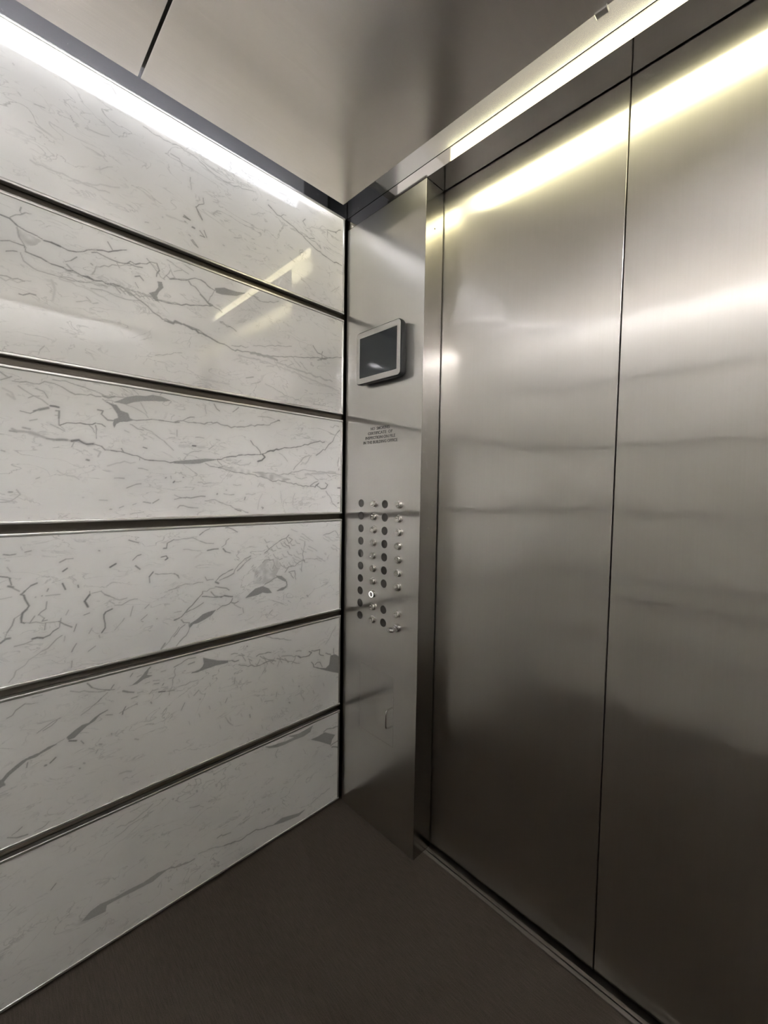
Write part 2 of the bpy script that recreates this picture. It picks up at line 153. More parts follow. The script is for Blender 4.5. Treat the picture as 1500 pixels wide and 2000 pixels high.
[2.0,0.22,-386,461,-382,451],[2.1,0.22,-319,400,-315,388],[2.2,0.22,-247,499,-242,487],[2.3,0.22,-168,434,-164,422],[2.4,0.22,-83,363,-78,350],[1.9,0.22,-535,494,-532,485],
[1.9,0.22,-478,584,-475,574],[2.0,0.22,-418,531,-415,521],[2.1,0.22,-354,473,-350,462],[2.2,0.22,-284,411,-280,400],[2.2,0.22,-210,512,-205,501],[2.3,0.22,-128,447,-123,435],
[2.5,0.22,-39,375,-34,362],[1.9,0.22,-508,506,-505,496],[2.0,0.22,-450,450,-447,440],[2.0,0.22,-388,544,-384,533],[2.1,0.22,-321,486,-317,475],[2.2,0.22,-249,423,-244,411],
[2.3,0.22,-170,354,-165,342],[2.4,0.22,-86,460,-81,448],[1.9,0.22,-536,570,-533,560],[1.9,0.22,-480,518,-477,508],[2.0,0.22,-420,462,-417,451],[2.2,0.35,-385,643,-374,634],
[2.2,0.35,-362,621,-351,612],[2.2,0.35,-339,599,-327,590],[2.3,0.35,-315,617,-303,604],[2.3,0.35,-290,594,-277,581],[2.3,0.35,-264,570,-252,596],[2.4,0.35,-238,589,-225,571],
[2.4,0.35,-211,564,-198,587],[2.2,0.35,-382,637,-371,617],[2.2,0.35,-359,615,-348,595],[2.2,0.35,-336,592,-324,610],[2.3,0.35,-312,611,-299,587],[2.3,0.35,-287,588,-274,601],
[2.3,0.35,-261,606,-248,578],[3.8,0.45,-50,220,-29,224,-10,225],[3.9,0.45,-45,213,-10,198],[3.7,0.4,-82,283,-67,288,-19,278],[3.8,0.3,-41,282,-11,283],[2.4,0.25,-265,272,-270,282,-261,298],
[5.8,0.25,-12,145,-11,145],[2.9,0.4,-593,110,-563,100,-522,95],[2.1,0.35,-628,109,-593,110,-538,95],[2.3,0.3,-512,103,-472,96,-437,82],[3.3,0.45,-437,82,-385,69,-346,73,-280,55],[2.8,0.4,-458,118,-418,111],
[3.0,0.4,-836,219,-827,228],[2.3,0.25,-908,215,-896,220],[3.0,0.25,-706,291,-670,289,-648,299,-626,309],[2.1,0.25,-712,269,-670,283,-637,283],[2.4,0.3,-534,250,-508,243],[4.4,0.3,-515,289,-514,285],
[3.2,0.25,-379,197,-377,193],[2.1,0.25,-598,173,-586,179],[2.5,0.25,-134,49,-52,64],[2.4,0.2,-389,38,-393,44],[3.4,0.25,-46,-11,-83,-13]]
BLOBS=[[0.22,-866,1655,-825,1646,-835,1632,-854,1624],[0.5,-601,1641,-592,1642,-589,1631,-599,1618,-604,1606,-600,1593,-607,1593,-615,1602,-620,1606,-607,1614,-599,1628],[0.5,-458,1673,-432,1683,-397,1684,-373,1689,-397,1674,-438,1664,-455,1664],[0.5,-697,1330,-685,1336,-670,1346,-652,1352,-631,1354,-615,1360,-596,1359,-576,1353,-590,1349,-618,1346,-636,1343,-657,1337,-673,1329,-685,1330],[0.55,-713,1328,-706,1325,-694,1323,-685,1311,-670,1307,-667,1296,-660,1293,-673,1288,-688,1285,-695,1280,-699,1271,-701,1279,-698,1289,-690,1293,-691,1302,-697,1312,-702,1320],[0.5,-567,1198,-543,1202,-519,1205,-487,1210,-454,1211,-464,1208,-484,1204,-500,1198,-522,1195,-549,1194,-567,1194],
[0.25,-451,1191,-424,1192,-392,1194,-348,1184,-293,1181,-252,1173,-218,1163,-252,1155,-301,1161,-351,1173,-399,1178,-431,1185],[0.55,-461,788,-473,776,-489,769,-509,762,-522,761,-531,753,-529,763,-512,771,-496,782,-479,786],[0.55,-370,808,-355,820,-340,830,-316,834,-296,824,-286,810,-300,811,-316,816,-332,811,-355,809],[0.5,-270,861,-251,857,-235,843,-233,837,-250,845,-263,853],[0.5,-267,813,-250,820,-229,821,-246,812],[0.2,-348,846,-340,888,-308,914,-268,917,-251,893,-267,868,-280,844,-316,841],
[0.5,-722,594,-737,590,-749,584,-760,576,-772,576,-786,569,-801,559,-798,552,-788,553,-774,564,-763,572,-749,578,-739,588],[0.5,-821,551,-835,550,-850,544,-866,542,-878,539,-890,532,-903,523,-911,513,-915,512,-915,497,-911,499,-907,499,-910,507,-901,517,-886,527,-872,537,-856,538,-848,542,-831,547],[0.5,-668,639,-655,647,-641,660,-633,664,-637,654,-625,649,-644,646,-658,639],[0.55,-495,660,-477,651,-457,642,-425,633,-425,628,-457,629,-477,628,-493,627,-510,625,-526,627,-506,629,-497,635,-493,644],[0.55,-54,549,-33,547,-20,537,-14,518,-13,474,-43,487,-75,502,-110,520,-75,509,-59,518],[0.45,-305,325,-282,318,-257,316,-231,312,-199,312,-222,325,-185,318,-152,321,-128,324,-138,307,-166,302,-204,305,-235,304,-265,307,-291,315],
[0.5,-133,277,-103,276,-77,279,-32,252,-45,240,-50,224,-77,242,-103,259],[0.42,-780,103,-763,115,-744,119,-714,114,-683,114,-650,111,-616,115,-593,110,-605,107,-628,100,-667,103,-704,107,-731,108,-734,94,-768,98],[0.45,-280,55,-246,60,-182,41,-158,41,-182,33,-237,43]]

# ---------------------------------------------------------------- helpers
def new_mat(name):
    mt = bpy.data.materials.new(name)
    mt.use_nodes = True
    nt = mt.node_tree
    return mt, nt, nt.nodes['Principled BSDF']

def node(nt, kind, **kw):
    n = nt.nodes.new(kind)
    for k, v in kw.items():
        setattr(n, k, v)
    return n

def ramp(nt, fac, stops):
    r = node(nt, 'ShaderNodeValToRGB')
    el = r.color_ramp.elements
    el[0].position, el[0].color = stops[0][0], (*stops[0][1], 1)
    el[1].position, el[1].color = stops[-1][0], (*stops[-1][1], 1)
    for p, c in stops[1:-1]:
        e = el.new(p)
        e.color = (*c, 1)
    nt.links.new(fac, r.inputs[0])
    return r.outputs[0]

def brushed(name, base, rough, aniso, grain, bump=0.0, wave=0.0, streak=0.035, haze=0.35):
    """stainless steel with a vertical grain; grain = noise scale per axis"""
    mt, nt, b = new_mat(name)
    b.inputs['Metallic'].default_value = 1
    b.inputs['Anisotropic'].default_value = aniso
    geo = node(nt, 'ShaderNodeNewGeometry')
    # across a vertical grain on any upright face
    t = node(nt, 'ShaderNodeVectorMath', operation='CROSS_PRODUCT')
    nt.links.new(geo.outputs['True Normal'], t.inputs[0])
    t.inputs[1].default_value = (0.011, 0.017, 1.0)
    nt.links.new(t.outputs[0], b.inputs['Tangent'])
    mp = node(nt, 'ShaderNodeMapping')
    mp.inputs['Scale'].default_value = grain
    nt.links.new(geo.outputs['Position'], mp.inputs[0])
    nz = node(nt, 'ShaderNodeTexNoise')
    nz.inputs['Scale'].default_value = 1
    nz.inputs['Detail'].default_value = 3
    nt.links.new(mp.outputs[0], nz.inputs['Vector'])
    lo = tuple(c*(1-streak) for c in base)
    hi = tuple(min(1, c*(1+streak)) for c in base)
    nt.links.new(ramp(nt, nz.outputs['Fac'], [(0.3, lo), (0.7, hi)]), b.inputs['Base Color'])
    b.inputs['Roughness'].default_value = rough
    last = None
    if wave:
        w = node(nt, 'ShaderNodeTexNoise')
        w.inputs['Scale'].default_value = 1.6
        w.inputs['Detail'].default_value = 0
        nt.links.new(geo.outputs['Position'], w.inputs['Vector'])
        bw = node(nt, 'ShaderNodeBump')
        bw.inputs['Strength'].default_value = 1
        bw.inputs['Distance'].default_value = wave
        nt.links.new(w.outputs['Fac'], bw.inputs['Height'])
        last = bw.outputs[0]
    if bump:
        bp = node(nt, 'ShaderNodeBump')
        bp.inputs['Strength'].default_value = bump
        bp.inputs['Distance'].default_value = 0.0006
        nt.links.new(nz.outputs['Fac'], bp.inputs['Height'])
        if last:
            nt.links.new(last, bp.inputs['Normal'])
        last = bp.outputs[0]
    if last:
        nt.links.new(last, b.inputs['Normal'])
    if haze:
        # coarser scatter of the same brushed surface
        b2 = node(nt, 'ShaderNodeBsdfPrincipled')
        b2.inputs['Metallic'].default_value = 1
        b2.inputs['Anisotropic'].default_value = aniso*0.85
        b2.inputs['Roughness'].default_value = max(0.40, min(0.6, rough*2.3))
        nt.links.new(t.outputs[0], b2.inputs['Tangent'])
        nt.links.new(b.inputs['Base Color'].links[0].from_socket, b2.inputs['Base Color'])
        ms = node(nt, 'ShaderNodeMixShader')
        ms.inputs[0].default_value = haze
        nt.links.new(b.outputs[0], ms.inputs[1])
        nt.links.new(b2.outputs[0], ms.inputs[2])
        nt.links.new(ms.outputs[0], nt.nodes['Material Output'].inputs['Surface'])
    return mt

def plain(name, color, rough, metal=0.0, spec=0.5, grainy=0.0, scale=400):
    mt, nt, b = new_mat(name)
    b.inputs['Roughness'].default_value = rough
    b.inputs['Metallic'].default_value = metal
    b.inputs['Specular IOR Level'].default_value = spec
    geo = node(nt, 'ShaderNodeNewGeometry')
    nz = node(nt, 'ShaderNodeTexNoise')
    nz.inputs['Scale'].default_value = scale
    nt.links.new(geo.outputs['Position'], nz.inputs['Vector'])
    g = max(grainy, 0.03)
    nt.links.new(ramp(nt, nz.outputs['Fac'], [(0.3, tuple(c*(1-g) for c in color)), (0.7, tuple(c*(1+g) for c in color))]), b.inputs['Base Color'])
    return mt

def glow(name, color, power):
    mt, nt, b = new_mat(name)
    b.inputs['Base Color'].default_value = (0.8, 0.8, 0.8, 1)
    b.inputs['Emission Color'].default_value = (*color, 1)
    b.inputs['Emission Strength'].default_value = power
    return mt

def box(bm, lo, hi, bev=0.0, seg=1):
    c = [(a+b)/2 for a, b in zip(lo, hi)]
    s = [abs(b-a) for a, b in zip(lo, hi)]
    r = bmesh.ops.create_cube(bm, size=1)
    bmesh.ops.scale(bm, vec=s, verts=r['verts'])
    bmesh.ops.translate(bm, vec=c, verts=r['verts'])
    if bev:
        es = {e for v in r['verts'] for e in v.link_edges}
        bmesh.ops.bevel(bm, geom=list(es), offset=bev, segments=seg, affect='EDGES', profile=0.5)

def lathe(bm, prof, centre, axis='-y', n=28):
    """prof: (radius, height along axis). Axis points out of the front wall."""
    rings = []
    for r, h in prof:
        ring = []
        for k in range(n):
            a = 2*math.pi*k/n
            p, q = r*math.cos(a), r*math.sin(a)
            if axis == '-y':
                co = (centre[0]+p, centre[1]-h, centre[2]+q)
            elif axis == 'x':
                co = (centre[0]+h, centre[1]+p, centre[2]+q)
            else:
                co = (centre[0]+p, centre[1]+q, centre[2]+h)
            ring.append(bm.verts.new(co))
        rings.append(ring)
    for a, b in zip(rings, rings[1:]):
        for k in range(n):
            bm.faces.new((a[k], a[(k+1) % n], b[(k+1) % n], b[k]))
    bm.faces.new(rings[0])
    bm.faces.new(rings[-1])

def tube(bm, pts, r, n=12):
    pts = [Vector(p) for p in pts]
    rings = []
    ref = None
    for i, p in enumerate(pts):
        d = ((pts[i+1]-p) if i < len(pts)-1 else (p-pts[i-1])).normalized()
        if 0 < i < len(pts)-1:
            d = ((pts[i+1]-p).normalized()+(p-pts[i-1]).normalized()).normalized()
        if ref is None:
            ref = Vector((0, 0, 1)) if abs(d.z) < 0.9 else Vector((1, 0, 0))
        s = d.cross(ref).normalized()
        t = s.cross(d).normalized()
        ref = t
        rings.append([bm.verts.new(p+s*r*math.cos(2*math.pi*k/n)+t*r*math.sin(2*math.pi*k/n)) for k in range(n)])
    for a, b in zip(rings, rings[1:]):
        for k in range(n):
            bm.faces.new((a[k], a[(k+1) % n], b[(k+1) % n], b[k]))
    bm.faces.new(rings[0])
    bm.faces.new(rings[-1])

def rrect(cx, cz, w, h, r, seg=6):
    pts = []
    for sx, sz, a0 in ((1, 1, 0), (-1, 1, 90), (-1, -1, 180), (1, -1, 270)):
        for k in range(seg+1):
            a = math.radians(a0+90*k/seg)
            pts.append((cx+sx*(w/2-r)+r*math.cos(a), cz+sz*(h/2-r)+r*math.sin(a)))
    return pts

def loft(bm, loops, close=True):
    """loops of equal length; each is a list of 3d points"""
    rings = [[bm.verts.new(p) for p in lp] for lp in loops]
    n = len(rings[0])
    for a, b in zip(rings, rings[1:]):
        for k in range(n):
            bm.faces.new((a[k], a[(k+1) % n], b[(k+1) % n], b[k]))
    if close:
        bm.faces.new(rings[0])
        bm.faces.new(rings[-1])
    return rings

def obj(name, bm, mat, parent=None, smooth=False):
    bmesh.ops.recalc_face_normals(bm, faces=bm.faces[:])
    me = bpy.data.meshes.new(name)
    bm.to_mesh(me)
    bm.free()
    me.materials.append(mat)
    if smooth:
        for p in me.polygons:
            p.use_smooth = True
        me.set_sharp_from_angle(angle=math.radians(35))
    o = bpy.data.objects.new(name, me)
    COL.objects.link(o)
    if parent:
        o.parent = parent
        o.matrix_parent_inverse = Matrix.Translation(-parent.location)
    return o

def tag(o, label=None, cat=None, group=None, kind=None):
    for k, v in (('label', label), ('category', cat), ('group', group), ('kind', kind)):
        if v:
            o[k] = v
    return o

def thing(name, loc, label, cat, group=None):
    o = bpy.data.objects.new(name, None)
    COL.objects.link(o)
    o.location = loc
    o.empty_display_size = 0.05
    return tag(o, label, cat, group)

def boxes(*bs):
    bm = bmesh.new()
    for b in bs:
        box(bm, *b)
    return bm

# ---------------------------------------------------------------- materials
STEEL = (0.64, 0.612, 0.585)
COLUMN_STEEL = (0.72, 0.70, 0.675)
M_door = brushed('brushed_door_steel', STEEL, 0.15, 1.0, (420, 420, 5), streak=0.012, haze=0.42)
M_col = brushed('brushed_column_steel', COLUMN_STEEL, 0.13, 1.0, (420, 420, 5), streak=0.012, haze=0.32)
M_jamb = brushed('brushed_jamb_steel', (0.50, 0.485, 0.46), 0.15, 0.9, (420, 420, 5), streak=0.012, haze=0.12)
M_head = brushed('satin_header_steel', STEEL, 0.07, 0.0, (6, 900, 900), bump=0.0, streak=0.02, haze=0.0)
M_head2 = brushed('satin_header_plate_steel', (0.50, 0.49, 0.47), 0.2, 0.0, (6, 900, 900), bump=0.0, streak=0.02, haze=0.0)
M_frieze = brushed('satin_frieze_steel', (0.86, 0.86, 0.88), 0.08, 0.0, (6, 6, 900), bump=0.0, streak=0.02, haze=0.0)
M_ceil = brushed('satin_ceiling_steel', (0.92, 0.875, 0.83), 0.25, 0.0, (700, 6, 700), haze=0.15)
M_trim = brushed('polished_trim_steel', (0.74, 0.73, 0.71), 0.24, 0.0, (5, 5, 900), bump=0.0)
M_back = plain('dark_bronze_reveal', (0.085, 0.075, 0.063), 0.30, metal=1.0)
M_black = plain('black_gap', (0.012, 0.011, 0.011), 0.6)
M_light_stop = plain('grey_light_stop', (0.38, 0.38, 0.39), 0.5)
M_light_shield = plain('dark_grey_light_shield', (0.10, 0.10, 0.105), 0.5)
M_roof = plain('cove_white_paint', (0.45, 0.44, 0.42), 0.7)
M_chrome = plain('bright_chrome', (0.75, 0.73, 0.72), 0.14, metal=1.0)
M_button = plain('satin_button_steel', (0.60, 0.58, 0.55), 0.16, metal=1.0)
M_disc = plain('dark_marker_plate', (0.065, 0.062, 0.056), 0.45)
M_ink = plain('engraved_black_fill', (0.03, 0.03, 0.03), 0.6)
M_housing = plain('charcoal_housing', (0.018, 0.019, 0.021), 0.45, spec=0.3)
M_bezel = plain('silver_bezel', (0.62, 0.61, 0.59), 0.38, metal=0.6)
M_screen = plain('dark_screen_glass', (0.035, 0.042, 0.048), 0.06)
M_sill = brushed('worn_sill_metal', (0.22, 0.20, 0.18), 0.42, 0.5, (6, 900, 900))
M_ring = glow('lit_button_ring', (1.0, 0.97, 0.88), 1.6)
M_lleft = glow('cool_white_left_tube', LAMP_COOL, POWER_LEFT)
M_lright = glow('white_right_tube', LAMP_NEUTRAL, POWER_RIGHT)
M_lrear = glow('white_rear_tube', LAMP_NEUTRAL, POWER_REAR)
M_lwarm = glow('warm_white_diffuser', LAMP_WARM, POWER_FRONT)

def make_floor():
    mt, nt, b = new_mat('brown_ribbed_carpet')
    b.inputs['Roughness'].default_value = 0.75
    b.inputs['Specular IOR Level'].default_value = 0.3
    geo = node(nt, 'ShaderNodeNewGeometry')
    mp = node(nt, 'ShaderNodeMapping')
    mp.inputs['Scale'].default_value = (30, 420, 1)
    nt.links.new(geo.outputs['Position'], mp.inputs[0])
    nz = node(nt, 'ShaderNodeTexNoise')
    nz.inputs['Scale'].default_value = 1
    nz.inputs['Detail'].default_value = 4
    nt.links.new(mp.outputs[0], nz.inputs['Vector'])
    n2 = node(nt, 'ShaderNodeTexNoise')
    n2.inputs['Scale'].default_value = 500
    nt.links.new(geo.outputs['Position'], n2.inputs['Vector'])
    mx = node(nt, 'ShaderNodeMath', operation='ADD')
    nt.links.new(nz.outputs['Fac'], mx.inputs[0])
    nt.links.new(n2.outputs['Fac'], mx.inputs[1])
    hf = node(nt, 'ShaderNodeMath', operation='MULTIPLY')
    hf.inputs[1].default_value = 0.5
    nt.links.new(mx.outputs[0], hf.inputs[0])
    nt.links.new(ramp(nt, hf.outputs[0], [(0.35, (0.054, 0.043, 0.034)), (0.65, (0.098, 0.079, 0.064))]), b.inputs['Base Color'])
    bp = node(nt, 'ShaderNodeBump')
    bp.inputs['Strength'].default_value = 0.4
    bp.inputs['Distance'].default_value = 0.001
    nt.links.new(hf.outputs[0], bp.inputs['Height'])
    nt.links.new(bp.outputs[0], b.inputs['Normal'])
    return mt
M_floor = make_floor()

def make_marble():
    mt, nt, b = new_mat('veined_white_marble')
    b.inputs['Roughness'].default_value = 0.012
    b.inputs['IOR'].default_value = 1.62
    geo = node(nt, 'ShaderNodeNewGeometry')
    # traced veins arrive as a per-vertex density, finer ones from noise
    at = node(nt, 'ShaderNodeAttribute', attribute_name='vein')
    big = node(nt, 'ShaderNodeTexNoise')
    big.inputs['Scale'].default_value = 3.2
    big.inputs['Detail'].default_value = 4
    nt.links.new(geo.outputs['Position'], big.inputs['Vector'])
    base = ramp(nt, big.outputs['Fac'], [(0.32, (0.72, 0.72, 0.71)), (0.5, (0.81, 0.805, 0.79)), (0.68, (0.85, 0.845, 0.83))])
    def thin(scale, width, strength, dist, seed):
        mp = node(nt, 'ShaderNodeMapping')
        mp.inputs['Location'].default_value = (seed, seed*2, seed*3)
        mp.inputs['Rotation'].default_value = (0.5, 0, 0)
        mp.inputs['Scale'].default_value = (1, 0.6, 1.5)
        nt.links.new(geo.outputs['Position'], mp.inputs[0])
        n = node(nt, 'ShaderNodeTexNoise')
        n.inputs['Scale'].default_value = scale
        n.inputs['Detail'].default_value = 6
        n.inputs['Distortion'].default_value = dist
        nt.links.new(mp.outputs[0], n.inputs['Vector'])
        s = node(nt, 'ShaderNodeMath', operation='SUBTRACT')
        s.inputs[1].default_value = 0.5
        nt.links.new(n.outputs['Fac'], s.inputs[0])
        a = node(nt, 'ShaderNodeMath', operation='ABSOLUTE')
        nt.links.new(s.outputs[0], a.inputs[0])
        r = node(nt, 'ShaderNodeMapRange')
        r.inputs['From Min'].default_value = 0
        r.inputs['From Max'].default_value = width
        r.inputs['To Min'].default_value = strength
        r.inputs['To Max'].default_value = 0
        nt.links.new(a.outputs[0], r.inputs[0])
        # only in patches
        pn = node(nt, 'ShaderNodeTexNoise')
        pn.inputs['Scale'].default_value = scale*0.7
        pn.inputs['Detail'].default_value = 2
        nt.links.new(mp.outputs[0], pn.inputs['Vector'])
        pr = node(nt, 'ShaderNodeMapRange')
        pr.inputs['From Min'].default_value = 0.47
        pr.inputs['From Max'].default_value = 0.62
        nt.links.new(pn.outputs['Fac'], pr.inputs[0])
        mu = node(nt, 'ShaderNodeMath', operation='MULTIPLY')
        nt.links.new(r.outputs[0], mu.inputs[0])
        nt.links.new(pr.outputs[0], mu.inputs[1])
        return mu.outputs[0]
    t1 = thin(9, 0.010, 0.36, 1.2, 3.1)
    t2 = thin(26, 0.022, 0.27, 0.8, 7.7)
    m1 = node(nt, 'ShaderNodeMath', operation='MAXIMUM')
    nt.links.new(t1, m1.inputs[0])
    nt.links.new(t2, m1.inputs[1])
    m2 = node(nt, 'ShaderNodeMath', operation='MAXIMUM')
    nt.links.new(m1.outputs[0], m2.inputs[0])
    nt.links.new(at.outputs['Fac'], m2.inputs[1])
    mix = node(nt, 'ShaderNodeMix', data_type='RGBA')
    nt.links.new(m2.outputs[0], mix.inputs[0])
    nt.links.new(base, mix.inputs[6])
    mix.inputs[7].default_value = (0.085, 0.09, 0.093, 1)
    nt.links.new(mix.outputs[2], b.inputs['Base Color'])
    return mt
M_marble = make_marble()

# ---------------------------------------------------------------- the setting
tag(obj('floor', boxes(((-0.02, -D-0.02, -0.05), (W+0.02, 0.045, -0.004))), M_floor), kind='structure')
# cove roof above the dropped ceiling
tag(obj('ceiling', boxes(((-0.05, -D-0.05, ZTOP), (W+0.05, 0.16, ZTOP+0.03))), M_roof), kind='structure')
# backing of the four walls; the dark metal shows in the joints between the panels
tag(obj('wall_left', boxes(((-0.05, -D-0.05, -0.05), (-0.013, 0.16, ZTOP))), M_back), kind='structure')
tag(obj('wall_right', boxes(((W+0.013, -D-0.05, -0.05), (W+0.05, 0.16, ZTOP))), M_back), kind='structure')
tag(obj('wall_rear', boxes(((-0.013, -D-0.05, -0.05), (W+0.013, -D-0.013, ZTOP))), M_back), kind='structure')
tag(obj('wall_front', boxes(((-0.013, 0.125, -0.05), (W+0.013, 0.16, ZTOP))), M_black), kind='structure')
# friezes over the marble, seen through the gap around the ceiling
tag(obj('trim_1', boxes(((-0.013, -D+0.002, ZT+0.002), (-0.002, -0.002, ZTOP))), M_frieze), kind='structure')
tag(obj('trim_2', boxes(((W+0.002, -D+0.002, ZT+0.002), (W+0.013, -0.002, ZTOP))), M_frieze), kind='structure')
tag(obj('trim_3', boxes(((0, -D-0.013, ZT+0.002), (W, -D-0.002, ZTOP))), M_frieze), kind='structure')
# header over the doors: a lower band and a taller plate above a fine joint
tag(obj('trim_4', boxes(((-0.002, 0.0, ZH+0.0015), (W+0.002, JAMB, ZT+0.001))), M_head), kind='structure')
tag(obj('trim_5', boxes(((-0.002, 0.0, ZT+0.0035), (W+0.002, JAMB, ZTOP))), M_head2), kind='structure')

# ---------------------------------------------------------------- dropped ceiling of two panels
CX0, CX1, CY0, CY1 = GAP, W-GAPR, -GAP, -(D-GAPR)
YS = -0.661
canopy = thing('dropped_ceiling', (W/2, -D/2, ZC), 'dropped brushed steel ceiling of two panels with a dark joint, light gap all round', 'ceiling')
for a, b_ in ((CY0, YS+0.003), (YS-0.003, CY1)):
    bm = bmesh.new()
    box(bm, (CX0, b_, ZC), (CX1, a, ZC+0.018), 0.0008)
    obj('ceiling_panel', bm, M_ceil, canopy)
obj('joint_backing', boxes(((CX0+0.01, YS-0.03, ZC+0.0185), (CX1-0.01, YS+0.03, ZC+0.03))), M_black, canopy)
for hx in (0.35, 1.35):
    for hy in (-0.35, -0.95):
        bm = bmesh.new()
        lathe(bm, [(0.006, 0), (0.006, ZTOP-ZC-0.018)], (hx, hy, ZC+0.018), 'z', 12)
        obj('hanger_rod', bm, M_back, canopy, True)
bm = bmesh.new()
box(bm, (0.836, CY0-0.004, ZC-0.003), (0.858, CY0+0.010, ZC+0.004), 0.001)
obj('edge_clip', bm, M_trim, canopy)

# ---------------------------------------------------------------- lamps in the gap round the ceiling
ZL = ZC+0.0185
t = thing('cove_light', (0.85, CY0-0.002, ZL), 'warm yellow strip light above the doors, hidden over the ceiling edge', 'light', 'lamps in the gap round the ceiling')
obj('housing', boxes(((0.36, CY0-0.042, ZL), (1.34, CY0-0.008, ZL+0.11))), M_housing, t)
obj('diffuser', boxes(((0.364, CY0-0.008, ZL+0.002), (1.336, CY0-0.002, ZL+0.108), 0.002)), M_lwarm, t)

def tube_lamp(a, b_, mat, label):
    """fluorescent tube between two end sockets, carried on brackets from the roof"""
    a, b_ = Vector(a), Vector(b_)
    d = (b_-a).normalized()
    t = thing('cove_light', (a+b_)/2, label, 'light', 'lamps in the gap round the ceiling')
    bm = bmesh.new()
    tube(bm, [a, b_], 0.013, 16)
    obj('light_tube', bm, mat, t, True)
    for p, q in ((a-d*0.02, a-d*0.001), (b_+d*0.001, b_+d*0.02)):
        lo = [min(u, v)-0.014*(abs(w) < 0.5) for u, v, w in zip(p, q, d)]
        hi = [max(u, v)+0.014*(abs(w) < 0.5) for u, v, w in zip(p, q, d)]
        hi[2] = ZTOP+0.001
        obj('bracket', boxes((lo, hi)), M_housing, t)
    w = Vector((0.015, 0, 0)) if abs(d.y) > 0.5 else Vector((0, 0.015, 0))
    lo, hi = a-w-d*0.03, b_+w+d*0.03
    if abs(d.y) > 0.5:
        hi.y = -0.105
        sx = -1 if a.x > 0.8 else 1
        obj('added_light_shield', boxes(((lo.x, -0.105, a.z+0.014), (hi.x, -0.004, ZTOP+0.001)),  # unseen boxes added to darken the cove corner and block tube reflections
                                ((a.x-sx*0.022, -0.108, ZC+0.019), (a.x+sx*0.15, -0.096, a.z+0.0139))), M_light_shield, t)
    obj('added_light_stop', boxes(((lo.x, lo.y, a.z+0.014), (hi.x, hi.y, ZTOP+0.001))), M_light_stop, t)  # unseen box added over the tube to stop its upward light
    return t
ZT2 = 2.20
# unseen divider added to keep the right tube's reflection off the header
tag(obj('added_cove_divider', boxes(((W-GAPR-0.05, -0.190, ZC+0.0185), (W-0.002, -0.184, ZTOP))), M_housing), kind='structure')
tube_lamp((0.120, -1.22, 2.107), (0.120, -0.13, 2.107), M_lleft, 'cool white tube light over the gap beside the left marble wall')
tube_lamp((W-GAPR+0.012, -1.12, 2.20), (W-GAPR+0.012, -0.21, 2.20), M_lright, 'cool white tube light over the gap beside the right wall')
tube_lamp((0.12, -D+GAPR-0.04, ZT2), (1.22, -D+GAPR-0.04, ZT2), M_lrear, 'cool white tube light over the gap at the rear wall')

# ---------------------------------------------------------------- marble wall panels
rng = np.random.default_rng(7)

